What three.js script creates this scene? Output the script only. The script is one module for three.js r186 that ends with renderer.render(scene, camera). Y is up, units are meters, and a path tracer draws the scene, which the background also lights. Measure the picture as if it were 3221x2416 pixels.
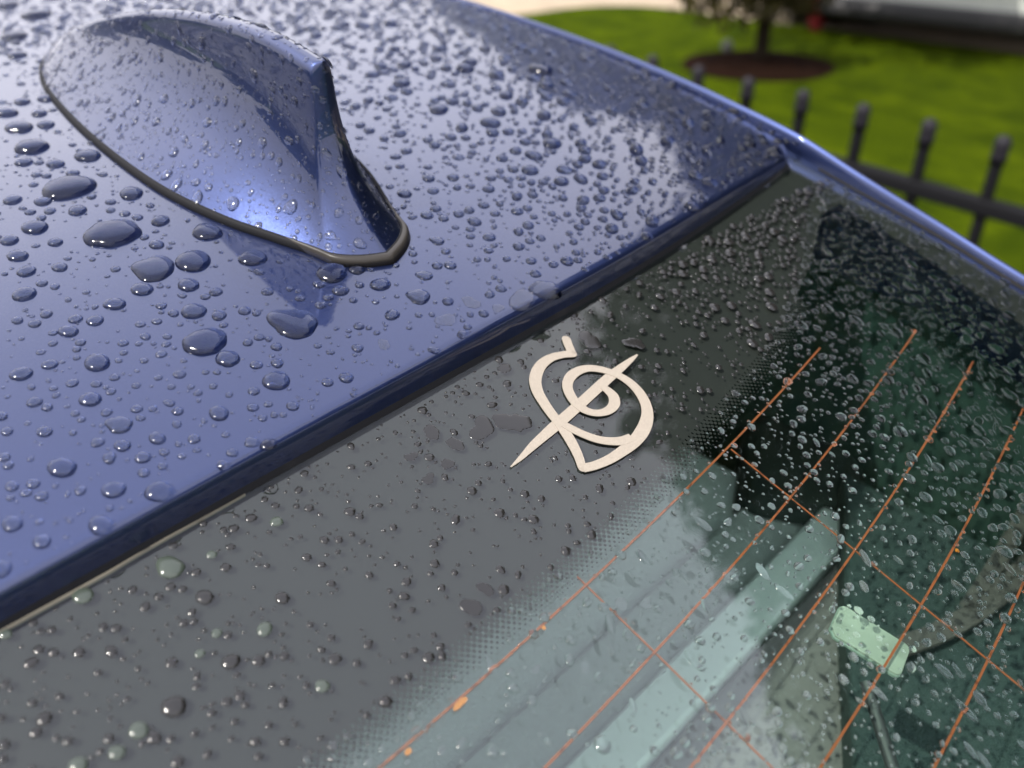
import * as THREE from 'three';
import { mergeGeometries } from 'three/addons/utils/BufferGeometryUtils.js';
import { ImprovedNoise } from 'three/addons/math/ImprovedNoise.js';
import { RoundedBoxGeometry } from 'three/addons/geometries/RoundedBoxGeometry.js';

// ───────────────────────── camera, sky, sun, exposure ─────────────────────────
const scene = new THREE.Scene();
const CAM_H = 1.55, FOV = 47, PITCH = 33;
const camera = new THREE.PerspectiveCamera(FOV, 4 / 3, 0.02, 900);
camera.position.set(0, CAM_H, 0);
camera.rotation.set(-THREE.MathUtils.degToRad(PITCH), 0, 0);
camera.focus = 0.178;
camera.userData.fStop = 12.5;
const renderer = new THREE.WebGLRenderer({ antialias: true });
renderer.toneMapping = THREE.LinearToneMapping;
renderer.toneMappingExposure = 1.5;
renderer.shadowMap.enabled = true;

const SUN = new THREE.Vector3(-0.45, 0.81, 0.355).normalize();
const noise = new ImprovedNoise();
const fbm = (x, y, z, n = 4) => { let s = 0, a = 1, t = 0; for (let i = 0; i < n; i++) { s += a * noise.noise(x, y, z); t += a; a *= 0.5; x *= 2.03; y *= 2.03; z *= 2.03; } return s / t; };
const smooth = THREE.MathUtils.smoothstep, lerp = THREE.MathUtils.lerp, clamp = THREE.MathUtils.clamp;
{ // hazy summer sky with a thin bright veil of cloud
  const W = 1024, H = 512, data = new Float32Array(W * H * 4);
  for (let j = 0; j < H; j++) for (let i = 0; i < W; i++) {
    const el = ((j + 0.5) / H - 0.5) * Math.PI, az = ((i + 0.5) / W - 0.5) * 2 * Math.PI;
    const x = Math.cos(az) * Math.cos(el), z = Math.sin(az) * Math.cos(el), y = Math.sin(el), k = Math.max(y, 0);
    const c = 1 / (k + 0.28);
    const cloud = smooth(fbm(x * c * 1.1 + 3, 2.2, z * c * 1.1 + 7, 4) + 0.34 - 0.22 * k, 0.0, 0.55);
    const glow = Math.pow(Math.max(0, x * SUN.x + y * SUN.y + z * SUN.z), 6) * 0.16;
    const up = Math.pow(1 - k, 1.6);
    const blue = [lerp(0.20, 0.78, up), lerp(0.34, 0.86, up), lerp(0.70, 1.0, up)];
    const white = [1.56, 1.52, 1.60];
    const a = clamp(lerp(0.98, 0.72, k) - 0.12 + 0.20 * cloud, 0, 1);
    const o = (j * W + i) * 4;
    const low = lerp(1.04, 1.92, smooth(k, 0.12, 0.62)) / 1.5;
    for (let n = 0; n < 3; n++) data[o + n] = lerp(blue[n], white[n], a) * low + glow;
    data[o + 3] = 1;
  }
  const sky = new THREE.DataTexture(data, W, H, THREE.RGBAFormat, THREE.FloatType);
  sky.mapping = THREE.EquirectangularReflectionMapping;
  sky.magFilter = sky.minFilter = THREE.LinearFilter;
  sky.needsUpdate = true;
  scene.background = sky; scene.environment = sky;
}
const sun = new THREE.DirectionalLight(new THREE.Color(1, 0.95, 0.87), 5);
sun.position.copy(SUN).multiplyScalar(30);
sun.castShadow = true;
Object.assign(sun.shadow.camera, { left: -9, right: 9, top: 9, bottom: -9, near: 1, far: 80 });
sun.shadow.mapSize.set(4096, 4096);
scene.add(sun);

// ───────────────────────── helpers ─────────────────────────
function mulberry(a) { return () => { a |= 0; a = (a + 0x6d2b79f5) | 0; let t = Math.imul(a ^ (a >>> 15), 1 | a); t = (t + Math.imul(t ^ (t >>> 7), 61 | t)) ^ t; return ((t ^ (t >>> 14)) >>> 0) / 4294967296; }; }
const rnd = mulberry(20240611);
const between = (a, b, r = rnd) => a + (b - a) * r();
const V = (x, y, z) => new THREE.Vector3(x, y, z);
const S = 0.1;                                   // the car is drawn in decimetres: b to its right, y up, d to its rear
const used = {};
function numbered(name) { used[name] = (used[name] ?? -1) + 1; return used[name] ? name + '_' + String(used[name]).padStart(3, '0') : name; }
function tag(o, label, category, group) { o.userData.label = label; if (category) o.userData.category = category; if (group) o.userData.group = group; return o; }
function kind(o, k) { o.userData.kind = k; return o; }
function mesh(name, geometry, material, parent = scene) {
  const m = new THREE.Mesh(geometry, material);
  m.name = parent === scene ? numbered(name) : name;
  m.castShadow = m.receiveShadow = true; parent.add(m); return m;
}
function thing(name, x = 0, y = 0, z = 0, turn = 0) { const g = new THREE.Group(); g.name = numbered(name); g.position.set(x, y, z); g.rotation.y = turn; scene.add(g); return g; }
function std(r, g, b, o = {}) { const m = new THREE.MeshPhysicalMaterial(o); m.color.setRGB(r, g, b); m.side = THREE.DoubleSide; return m; }
function noiseTex(size, f, srgb = false) {
  const d = new Uint8Array(size * size * 4);
  for (let y = 0; y < size; y++) for (let x = 0; x < size; x++) { const c = f(x / size, y / size), o = (y * size + x) * 4; for (let n = 0; n < 3; n++) d[o + n] = clamp(Math.round((c.length ? c[n] : c) * 255), 0, 255); d[o + 3] = 255; }
  const t = new THREE.DataTexture(d, size, size); t.wrapS = t.wrapT = THREE.RepeatWrapping; t.magFilter = THREE.LinearFilter; if (srgb) t.colorSpace = THREE.SRGBColorSpace; t.needsUpdate = true; return t;
}
function tex(t, x, y) { const c = t.clone(); c.repeat.set(x, y); c.needsUpdate = true; return c; }
function grid(nu, nv, f, closed = false) {       // f(i, j) -> Vector3; rows j, columns i
  const pos = [], uv = [], index = [];
  for (let j = 0; j <= nv; j++) for (let i = 0; i <= nu; i++) { const p = f(i, j); pos.push(p.x, p.y, p.z); uv.push(p.u ?? i / nu, p.v ?? j / nv); }
  for (let j = 0; j < nv; j++) for (let i = 0; i < nu; i++) { const a = j * (nu + 1) + i, b = a + 1, c = a + nu + 1, e = c + 1; index.push(a, b, c, b, e, c); }
  const g = new THREE.BufferGeometry();
  g.setAttribute('position', new THREE.Float32BufferAttribute(pos, 3)); g.setAttribute('uv', new THREE.Float32BufferAttribute(uv, 2)); g.setIndex(index); g.computeVertexNormals(); return g;
}
function ribbon(points, widths, height, frame) { // a thin strip with thickness along points (b, d) laid on frame(b, d, lift)
  const n = points.length, P = [];
  for (let i = 0; i < n; i++) {
    const a = points[Math.max(0, i - 1)], b = points[Math.min(n - 1, i + 1)], dx = b[0] - a[0], dy = b[1] - a[1], l = Math.hypot(dx, dy) || 1, w = widths[i] / 2;
    P.push([points[i][0] - dy / l * w, points[i][1] + dx / l * w, points[i][0] + dy / l * w, points[i][1] - dx / l * w]);
  }
  const k = 4, row = (i) => [frame(P[i][0], P[i][1], 0), frame(P[i][0], P[i][1], height), frame(P[i][2], P[i][3], height), frame(P[i][2], P[i][3], 0)];
  const rows = P.map((_, i) => row(i));
  const g = grid(k - 1, n - 1, (i, j) => rows[j][i]);
  return toFlat(g);
}
function toFlat(g) { const f = g.toNonIndexed(); f.computeVertexNormals(); return f; }
const uvBox = (g, s) => { const p = g.attributes.position, nn = g.attributes.normal, uv = g.attributes.uv; for (let i = 0; i < p.count; i++) { const ax = Math.abs(nn.getX(i)), ay = Math.abs(nn.getY(i)), az = Math.abs(nn.getZ(i)); if (ay >= ax && ay >= az) uv.setXY(i, p.getX(i) / s, p.getZ(i) / s); else if (ax >= az) uv.setXY(i, p.getZ(i) / s, p.getY(i) / s); else uv.setXY(i, p.getX(i) / s, p.getY(i) / s); } return g; };

// ───────────────────────── textures and materials ─────────────────────────
const speck = noiseTex(512, () => 0.5 + (rnd() - 0.5) * 0.9);
const cloudy = noiseTex(512, (u, v) => { const a = u * 2 * Math.PI, b = v * 2 * Math.PI; return 0.5 + 0.8 * fbm(Math.cos(a) * 2.2 + 5, Math.sin(a) * 2.2 + Math.cos(b) * 2.2, Math.sin(b) * 2.2, 5); });
const flakes = noiseTex(1024, () => { const t = rnd() * 6.283, s = 0.30 * rnd(); return [0.5 + 0.5 * s * Math.cos(t), 0.5 + 0.5 * s * Math.sin(t), 0.5 + 0.5 * Math.sqrt(1 - s * s)]; });
function paintMaterial(repeat) {
  return std(0.0215, 0.0325, 0.092, { metalness: 0.96, roughness: 0.41, clearcoat: 1, clearcoatRoughness: 0.012, normalMap: tex(flakes, repeat, repeat), normalScale: new THREE.Vector2(0.35, 0.35) });
}
const M = {
  paint: paintMaterial(0.16), paintPlain: std(0.0215, 0.0325, 0.092, { metalness: 0.96, roughness: 0.41, clearcoat: 1, clearcoatRoughness: 0.02 }),
  glass: std(0.86, 0.935, 0.90, { roughness: 0, transmission: 1, thickness: 0, ior: 1.52 }),
  sideGlass: std(0.5, 0.6, 0.56, { roughness: 0, transmission: 1, thickness: 0, ior: 1.52 }),
  frit: std(0.0180, 0.0184, 0.0176, { roughness: 1, specularIntensity: 0 }),
  rubber: std(0.012, 0.012, 0.013, { roughness: 0.6 }),
  sealant: std(0.15, 0.135, 0.105, { roughness: 0.8 }),
  gasket: std(0.028, 0.025, 0.022, { roughness: 0.35 }),
  copper: std(0.145, 0.034, 0.003, { roughness: 0.6 }),
  copperBright: std(0.27, 0.09, 0.004, { roughness: 0.5 }),
  waterRoof: std(1, 1, 1, { roughness: 0.10, transmission: 1, thickness: 0.004, ior: 1.333, attenuationDistance: 0.0036 }),
  waterDark: std(0.012, 0.0115, 0.011, { roughness: 0.12, ior: 1.333, clearcoat: 0.25, clearcoatRoughness: 0.15 }), waterPaintedCaustic: std(0.036, 0.045, 0.036, { roughness: 0.1, ior: 1.333, clearcoat: 0.3, clearcoatRoughness: 0.16 }),  // the paler bead colour stands for sunlight focused through the water
  water: std(1, 1, 1, { roughness: 0.11, transmission: 1, thickness: 0.004, ior: 1.333 }),
  decal: std(0.275, 0.246, 0.213, { roughness: 0.55 }),
  pad: std(0.29, 0.315, 0.285, { roughness: 0.85 }),
  shelf: std(0.42, 0.45, 0.43, { roughness: 0.9 }),
  shelfLight: std(0.45, 0.485, 0.46, { roughness: 0.8 }),
  shelfBrown: std(0.11, 0.10, 0.10, { roughness: 0.9 }),
  seat: std(0.014, 0.026, 0.026, { roughness: 0.85 }),
  trim: std(0.02, 0.02, 0.022, { roughness: 0.6 }),
  brownGrey: std(0.050, 0.043, 0.040, { roughness: 0.7 }),
  iron: std(0.005, 0.005, 0.006, { roughness: 0.8, specularIntensity: 0.25 }),
  tyre: std(0.018, 0.018, 0.018, { roughness: 0.85 }),
  rim: std(0.35, 0.35, 0.36, { roughness: 0.35, metalness: 0.9 }),
  white: std(0.55, 0.57, 0.52, { roughness: 0.3, clearcoat: 1 }),
  darkPlastic: std(0.018, 0.017, 0.018, { roughness: 0.6 }),
  redLens: std(0.35, 0.02, 0.015, { roughness: 0.2 }),
  bark: std(0.030, 0.023, 0.016, { roughness: 1, specularIntensity: 0.15 }),
};
M.waterRoof.attenuationColor = new THREE.Color().setRGB(0.30, 0.37, 0.56);
M.decal.bumpMap = tex(speck, 1, 1); M.decal.bumpScale = 0.00006; M.decal.map = noiseTex(256, () => { const v = 0.86 + 0.14 * rnd(); return [v, v * 0.985, v * 0.95]; }, true);
M.pad.map = noiseTex(128, (u, v) => { const c = 0.86 + 0.2 * fbm(u * 9, v * 9, 2, 4); return [c, c, c * 0.96]; }, true);
M.bark.bumpMap = tex(cloudy, 2, 6); M.bark.bumpScale = 0.02;
M.shelf.bumpMap = tex(speck, 6, 6); M.shelf.bumpScale = 0.0004; M.rubber.specularIntensity = 0.12; M.gasket.specularIntensity = 0.4; M.seat.bumpMap = tex(speck, 8, 8); M.seat.bumpScale = 0.0004;

// ───────────────────────── the ground ─────────────────────────
const lawnTex = noiseTex(1024, (u, v) => {
  const a = u * 2 * Math.PI, b = v * 2 * Math.PI, n = fbm(Math.cos(a) * 3 + 9, Math.sin(a) * 3 + Math.cos(b) * 3, Math.sin(b) * 3, 5), f = rnd();
  const t = clamp(0.50 + 0.75 * n + (f - 0.5) * 0.7, 0, 1);  // slow noise mixes grass mottling with tree shade painted into the green
  return [lerp(0.22, 0.50, t), lerp(0.30, 0.57, t), lerp(0.0, 0.02, t)];
}, true);
{
  const g = new THREE.PlaneGeometry(700, 700); g.rotateX(-Math.PI / 2);
  for (let i = 0; i < g.attributes.uv.count; i++) g.attributes.uv.setXY(i, g.attributes.position.getX(i) / 4, g.attributes.position.getZ(i) / 4);
  const m = std(0.54, 0.56, 0.54, { map: lawnTex, roughness: 1, specularIntensity: 0.08, bumpMap: tex(speck, 6, 6) }); m.bumpScale = 0.02;
  kind(mesh('lawn', g, m), 'structure').userData.label = 'mown green lawn behind the black fence';
}
function sheet(points, y, uvScale) { const s = new THREE.Shape(points.map(([x, z]) => new THREE.Vector2(x, -z))); const g = new THREE.ShapeGeometry(s); g.rotateX(-Math.PI / 2); g.translate(0, y, 0); for (let i = 0; i < g.attributes.uv.count; i++) g.attributes.uv.setXY(i, g.attributes.position.getX(i) / uvScale, g.attributes.position.getZ(i) / uvScale); return g; }
{
  const edge = new THREE.CatmullRomCurve3([V(-6, 0, -7.2), V(-2.5, 0, -7.75), V(0.03, 0, -8.5), V(0.7, 0, -8.9), V(1.3, 0, -8.9), V(2.1, 0, -8.26), V(2.55, 0, -7.98), V(3.87, 0, -6.98), V(7, 0, -4.6), V(14, 0, 0.5)]).getPoints(60).map((p) => [p.x, p.z]);
  const conc = noiseTex(512, (u, v) => { const c = 0.74 + 0.16 * fbm(u * 8, v * 8, 1, 4) + (rnd() - 0.5) * 0.08; return [c, c * 0.9, c * 0.76]; }, true);
  const m = std(0.55, 0.55, 0.55, { map: conc, roughness: 0.95 });
  kind(mesh('driveway', sheet([...edge, [40, 8], [40, -15], [-30, -15], [-30, -7]], 0.004, 2), m), 'structure').userData.label = 'pale tan concrete drive curving along the far lawn edge';
  const asph = std(0.06, 0.06, 0.062, { map: noiseTex(512, () => 0.6 + 0.4 * rnd(), true), roughness: 0.95 });
  const c = Math.cos(0.7941), s = Math.sin(0.7941), at = (b, d) => [b * c + d * s, -b * s + d * c];
  kind(mesh('parking_pavement', sheet([at(0.62, -12), at(0.62, 9), at(-9, 9), at(-9, -12)], 0.004, 1.5), asph), 'structure').userData.label = 'dark asphalt under the blue car';
}

// ───────────────────────── the car: surfaces in its own axes ─────────────────────────
const YAW = THREE.MathUtils.degToRad(45.5), LEAN = THREE.MathUtils.degToRad(3);
const car = new THREE.Group(); car.name = 'blue_car'; scene.add(car);
tag(car, 'wet metallic blue car, roof and rear window close in front', 'car');
{
  const q = new THREE.Quaternion().setFromAxisAngle(V(1, 0, 0), LEAN);
  car.quaternion.copy(q).multiply(new THREE.Quaternion().setFromAxisAngle(V(0, 1, 0), YAW));
  car.position.copy(V(-0.3195, -1, -1.302).multiplyScalar(S).applyQuaternion(q)).add(V(0, CAM_H, 0));
  car.updateMatrixWorld(true);
}
const D = (b, y, d) => V(b * S, y * S, d * S);
const TG = Math.tan(THREE.MathUtils.degToRad(14));
const interp = (K, x) => { if (x <= K[0][0]) return K[0][1]; for (let i = 1; i < K.length; i++) if (x <= K[i][0]) { const p = K[Math.max(0, i - 2)], a = K[i - 1], b = K[i], n = K[Math.min(K.length - 1, i + 1)], h = b[0] - a[0], t = (x - a[0]) / h, ma = (b[1] - p[1]) / (b[0] - p[0]) * h, mb = (n[1] - a[1]) / (n[0] - a[0]) * h, t2 = t * t, t3 = t2 * t; return (2 * t3 - 3 * t2 + 1) * a[1] + (t3 - 2 * t2 + t) * ma + (3 * t2 - 2 * t3) * b[1] + (t3 - t2) * mb; } return K[K.length - 1][1]; };
const railAt = (d) => { // outer edge of the side frame
  const K = [[-40, 2.3], [-16, 2.08], [-5, 2.0], [-1.786, 1.925], [-1.03, 1.905], [-0.33, 1.885], [0.08, 1.888], [0.385, 1.905], [0.588, 1.90], [2, 1.89], [6, 1.93], [14, 2.1]];
  return interp(K, d);
};
const roofRight = (d) => railAt(d) - 0.040;
const edgeD = (b) => (b > 0.6 ? -0.07 * ((b - 0.6) / 1.1) ** 2 : 0);
const sideFall = (b, d) => { const x = Math.max(0, b - (railAt(d) - 0.85)); return -0.055 * x * x; };
const LEFT = -8.2, R_C = 0.13;
const crown = (b) => (b < -1 ? -0.012 * (b + 1) ** 2 : 0);
const roofLine = (d) => 0.22 * (1 - Math.exp(Math.min(d, 0) / 0.9)) - 0.003 * d * d;   // flat ahead, rolling down into the slope of the window
const roofY = (b, d) => roofLine(d) + sideFall(b, d) + crown(b);
const glassY = (b, d) => -0.066 - TG * d - 0.012 * Math.max(0, d) ** 2 + sideFall(b, d) * 0.55 + crown(b);
const onRoof = (b, d, lift = 0) => D(b, roofY(b, d) + lift, d);
const onGlass = (b, d, lift = 0) => D(b, glassY(b, d) + lift * 0.97, d + lift * 0.24);
const normalOf = (f, b, d) => { const e = 0.004, p = f(b, d), x = f(b + e, d).sub(p), z = f(b, d + e).sub(p); return z.cross(x).normalize(); };

{ // roof panel
  const cols = [], nb = 90, rows = [];
  for (let i = 0; i <= 46; i++) rows.push(-16 * Math.pow(1 - i / 46, 2.4));
  const R = R_C;
  const limit = (d) => { const q = Math.max(0, d + R); return roofRight(d) - (R - Math.sqrt(Math.max(0, R * R - q * q))); };
  const fillet = (b, d) => { const qx = b - (roofRight(d) - R), qy = d + R; const sd = Math.hypot(Math.max(qx, 0), Math.max(qy, 0)) + Math.min(Math.max(qx, qy), 0) - R; const q = clamp(1 + sd / 0.018, 0, 1); return -0.012 * (1 - Math.sqrt(1 - q * q * 0.98)); };
  for (let k = 0; k < 10; k++) rows.splice(rows.length - 1, 0, -0.06 * Math.pow(1 - (k + 0.5) / 10, 1.4));
  rows.sort((a, b) => a - b);
  const nr = rows.length;
  const g = grid(nb + 4, nr + 3, (i, j) => {
    const jj = Math.min(j, nr - 1), d = rows[jj], lim = limit(d);
    let b, drop = 0, out = 0;
    if (i <= nb) { const t = i / nb; b = lerp(LEFT, lim, 1 - Math.pow(1 - t, 2.6)); } else { b = lim + [0.002, 0.0026, 0.003, 0.003][i - nb - 1]; drop = -[0.012, 0.03, 0.06, 0.1][i - nb - 1]; }
    let dd = d;
    if (j > nr - 1) { dd = d + [0.002, 0.0026, 0.003, 0.003][j - nr]; drop -= [0.012, 0.03, 0.055, 0.09][j - nr]; }
    const bb = Math.min(b, lim);
    const p = D(b, roofY(bb, d) + fillet(bb, d) + drop, dd + edgeD(b)); p.u = b * S / 0.02; p.v = d * S / 0.02; return p;
  });
  tag(mesh('roof_panel', g, M.paint, car), 'rear end of the wet blue roof');
}
{ // dark rubber under the roof lip, pale bead of sealant along the glass
  const n = 140;
  const rub = grid(2, n, (i, j) => { const b = lerp(LEFT, 1.75, j / n), d = edgeD(b); return [D(b, roofY(b, d) - 0.045, d - 0.03), D(b, glassY(b, d) + 0.012, d + 0.003), D(b, glassY(b, d) - 0.02, d + 0.012)][i]; });
  mesh('rubber_seal', rub, M.rubber, car);
  const pts = [], w = [];
  const bead = grid(3, 160, (i, j) => { const t = j / 160, b = lerp(LEFT, -0.22, t), wob = 0.004 * noise.noise(b * 7, 3, 1), wd = 0.0055 * (1 - Math.pow(t, 8)) + 0.003 * noise.noise(b * 11, 8, 2), d0 = 0.008 + wob; return [onGlass(b, d0, 0.001), onGlass(b, d0 + wd * 0.2, 0.004), onGlass(b, d0 + wd * 0.9, 0.003), onGlass(b, d0 + wd + 0.002, -0.002)][i]; });
  tag(mesh('sealant_bead', bead, M.sealant, car), 'pale bead of sealant along the lower left of the glass edge');
}
const glassRight = (d) => railAt(d) - 0.036;
const fritEdge = (b) => { const K = [[-9, 0.432], [-0.6, 0.432], [0.2, 0.43], [0.533, 0.405], [0.807, 0.37], [1.05, 0.325], [1.274, 0.265], [1.45, 0.2], [1.62, 0.12]]; return interp(K, b); };
let glassPart;
{ // the rear window: outer and inner face of the pane, with everything printed on it
  const face = (lift) => grid(70, 60, (i, j) => { const d = lerp(-0.05, 6.2, Math.pow(j / 60, 2)), t = 1 - Math.pow(1 - i / 70, 2), b = lerp(LEFT + 0.1, glassRight(d), t); return onGlass(b, d + edgeD(b), lift); });
  glassPart = tag(mesh('rear_window', mergeGeometries([face(0), face(-0.04)]), M.glass, car), 'green tinted rear window covered in rain drops');
  const fr = grid(80, 30, (i, j) => { const b = lerp(LEFT + 0.1, glassRight(0.1) + 0.02, 1 - Math.pow(1 - i / 80, 2)), d = lerp(-0.05, fritEdge(b), j / 30); return onGlass(b, d + edgeD(b) * (1 - j / 30), -0.012); });
  const side = grid(6, 40, (i, j) => { const d = lerp(0.1, 6.2, Math.pow(j / 40, 2)); return onGlass(lerp(glassRight(d) - 0.10 - 0.25 * Math.min(1, d / 3), glassRight(d), i / 6), d, -0.013); });
  tag(mesh('ceramic_band', mergeGeometries([fr, side]), M.frit, glassPart), 'black printed band along the top and side of the window');
  const dot = new THREE.CircleGeometry(1, 10); dot.rotateX(-Math.PI / 2);
  const ms = [], pitch = 0.0135;
  for (let b = -1.6; b < 1.2; b += pitch) for (let r = 0; r < 8; r++) {
    const bb = b + (r % 2) * pitch / 2, d = fritEdge(bb) + 0.003 + r * pitch * 0.5, rad = 0.0056 - r * 0.00055, p = onGlass(bb, d, -0.012), nn = normalOf(onGlass, bb, d);
    ms.push(new THREE.Matrix4().compose(p, new THREE.Quaternion().setFromUnitVectors(V(0, 1, 0), nn), V(rad * S, rad * S, rad * S)));
  }
  const dots = new THREE.InstancedMesh(dot, M.frit, ms.length); ms.forEach((m, i) => dots.setMatrixAt(i, m)); dots.name = 'dot_rows'; kind(dots, 'stuff'); glassPart.add(dots);
  // heating lines and their two cross links, printed on the inner face
  const lines = [0.502, 0.662, 0.815, 0.962, 1.10, 1.24, 1.38, 1.52];
  lines.forEach((d0, k) => {
    const pts = [], w = [];
    for (let i = 0; i <= 90; i++) { const b = lerp(-2.2, [1.12, 1.4, 1.45][Math.min(k, 2)], i / 90), e = Math.max(0, b + 0.35); pts.push([b, d0 - 0.040 * e * e * (k < 1 ? 0.95 : 1)]); w.push(0.0043 + 0.0007 * noise.noise(b * 30, k * 3.1, 0)); }
    mesh('heating_line', ribbon(pts, w, 0.002, (b, d, l) => onGlass(b, d, -0.036 + l)), M.copper, glassPart);
  });
  for (const b0 of [0.16, 0.66, -0.62]) {
    const pts = [], w = []; for (let i = 0; i <= 40; i++) { const d = lerp(0.47, 1.7, i / 40); pts.push([b0 - 0.01 * d, d]); w.push(0.0029); }
    mesh('heating_link', ribbon(pts, w, 0.0018, (b, d, l) => onGlass(b, d, -0.0395 + l)), M.copper, glassPart);
  }
  const blobs = [[-0.17, 0.508, 0.03, 0.009], [-0.28, 0.512, 0.012, 0.008], [-0.06, 0.828, 0.010, 0.010], [0.03, 0.503, 0.007, 0.007], [0.83, 0.915, 0.008, 0.008]];
  for (const [b, d, l, w] of blobs) mesh('copper_blob', ribbon([[b - l / 2, d + 0.001], [b - l / 4, d], [b + l / 4, d - 0.001], [b + l / 2, d]], [w * 0.4, w, w * 1.1, w * 0.5], 0.002, (x, y, h) => onGlass(x, y, -0.033 + h)), M.copperBright, glassPart);
}
{ // blue side frame beside roof and glass, running down into the quarter panel
  const prof = [[-0.026, -0.10], [-0.018, -0.070], [-0.014, -0.040], [-0.009, -0.019], [-0.003, -0.010], [0.003, -0.008], [0.010, -0.014], [0.04, -0.045], [0.07, -0.11], [0.12, -0.3], [0.32, -1.2], [0.75, -2.7], [1.15, -3.9]];
  const profC = new THREE.CatmullRomCurve3(prof.map(([x, y]) => V(x, y, 0)), false, 'centripetal').getPoints(72).map((p) => [p.x, p.y]); prof.length = 0; prof.push(...profC);
  const ds = []; for (let i = 0; i <= 110; i++) ds.push(-16 + 16 * (1 - Math.pow(1 - i / 110, 2.2))); for (let i = 1; i <= 70; i++) ds.push(8 * Math.pow(i / 70, 1.6));
  const SPAN = [-1.6, -1.2, -0.85, -0.6, -0.42].map((d) => [d, roofLine(d) - 0.025]).concat([[-0.12, 0.004], [0.1, -0.062], [0.3, -0.124]], [0.5, 0.7, 1.0].map((d) => [d, glassY(0, d) + 0.012]));
  const base = (b, d) => crown(b) + 0.006 + (d < -1.2 ? roofLine(d) - 0.025 : d > 0.7 ? glassY(0, d) + 0.012 : interp(SPAN, d));
  const g = grid(prof.length - 1, ds.length - 1, (i, j) => { const d = ds[j], r = railAt(d) - 0.022; const p = D(r + prof[i][0], base(r - 0.1, d) + prof[i][1], d); p.u = i; p.v = d; return p; });
  tag(mesh('side_frame', g, M.paintPlain, car), 'blue frame along the far side of roof and rear window');
  const trim = grid(2, 60, (i, j) => { const d = lerp(-0.02, 6, Math.pow(j / 60, 1.7)); return [onGlass(glassRight(d) - 0.010, d, 0.001), onGlass(glassRight(d) + 0.002, d, 0.007), onGlass(glassRight(d) + 0.03, d, 0.004)][i]; });
  mesh('window_trim', trim, std(0.012, 0.012, 0.012, { roughness: 0.8, specularIntensity: 0.2 }), car);
  // far left frame, mirrored and plain
  const gl = grid(6, 50, (i, j) => { const d = lerp(-16, 8, j / 50), P = [[0.06, -0.1], [0.02, -0.03], [-0.06, -0.01], [-0.14, -0.06], [-0.2, -0.3], [-0.6, -2], [-1.2, -3.9]][i]; return D(LEFT + P[0], base(LEFT + 0.1, d) + P[1], d); });
  mesh('side_frame', gl, M.paintPlain, car);
}

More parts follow.
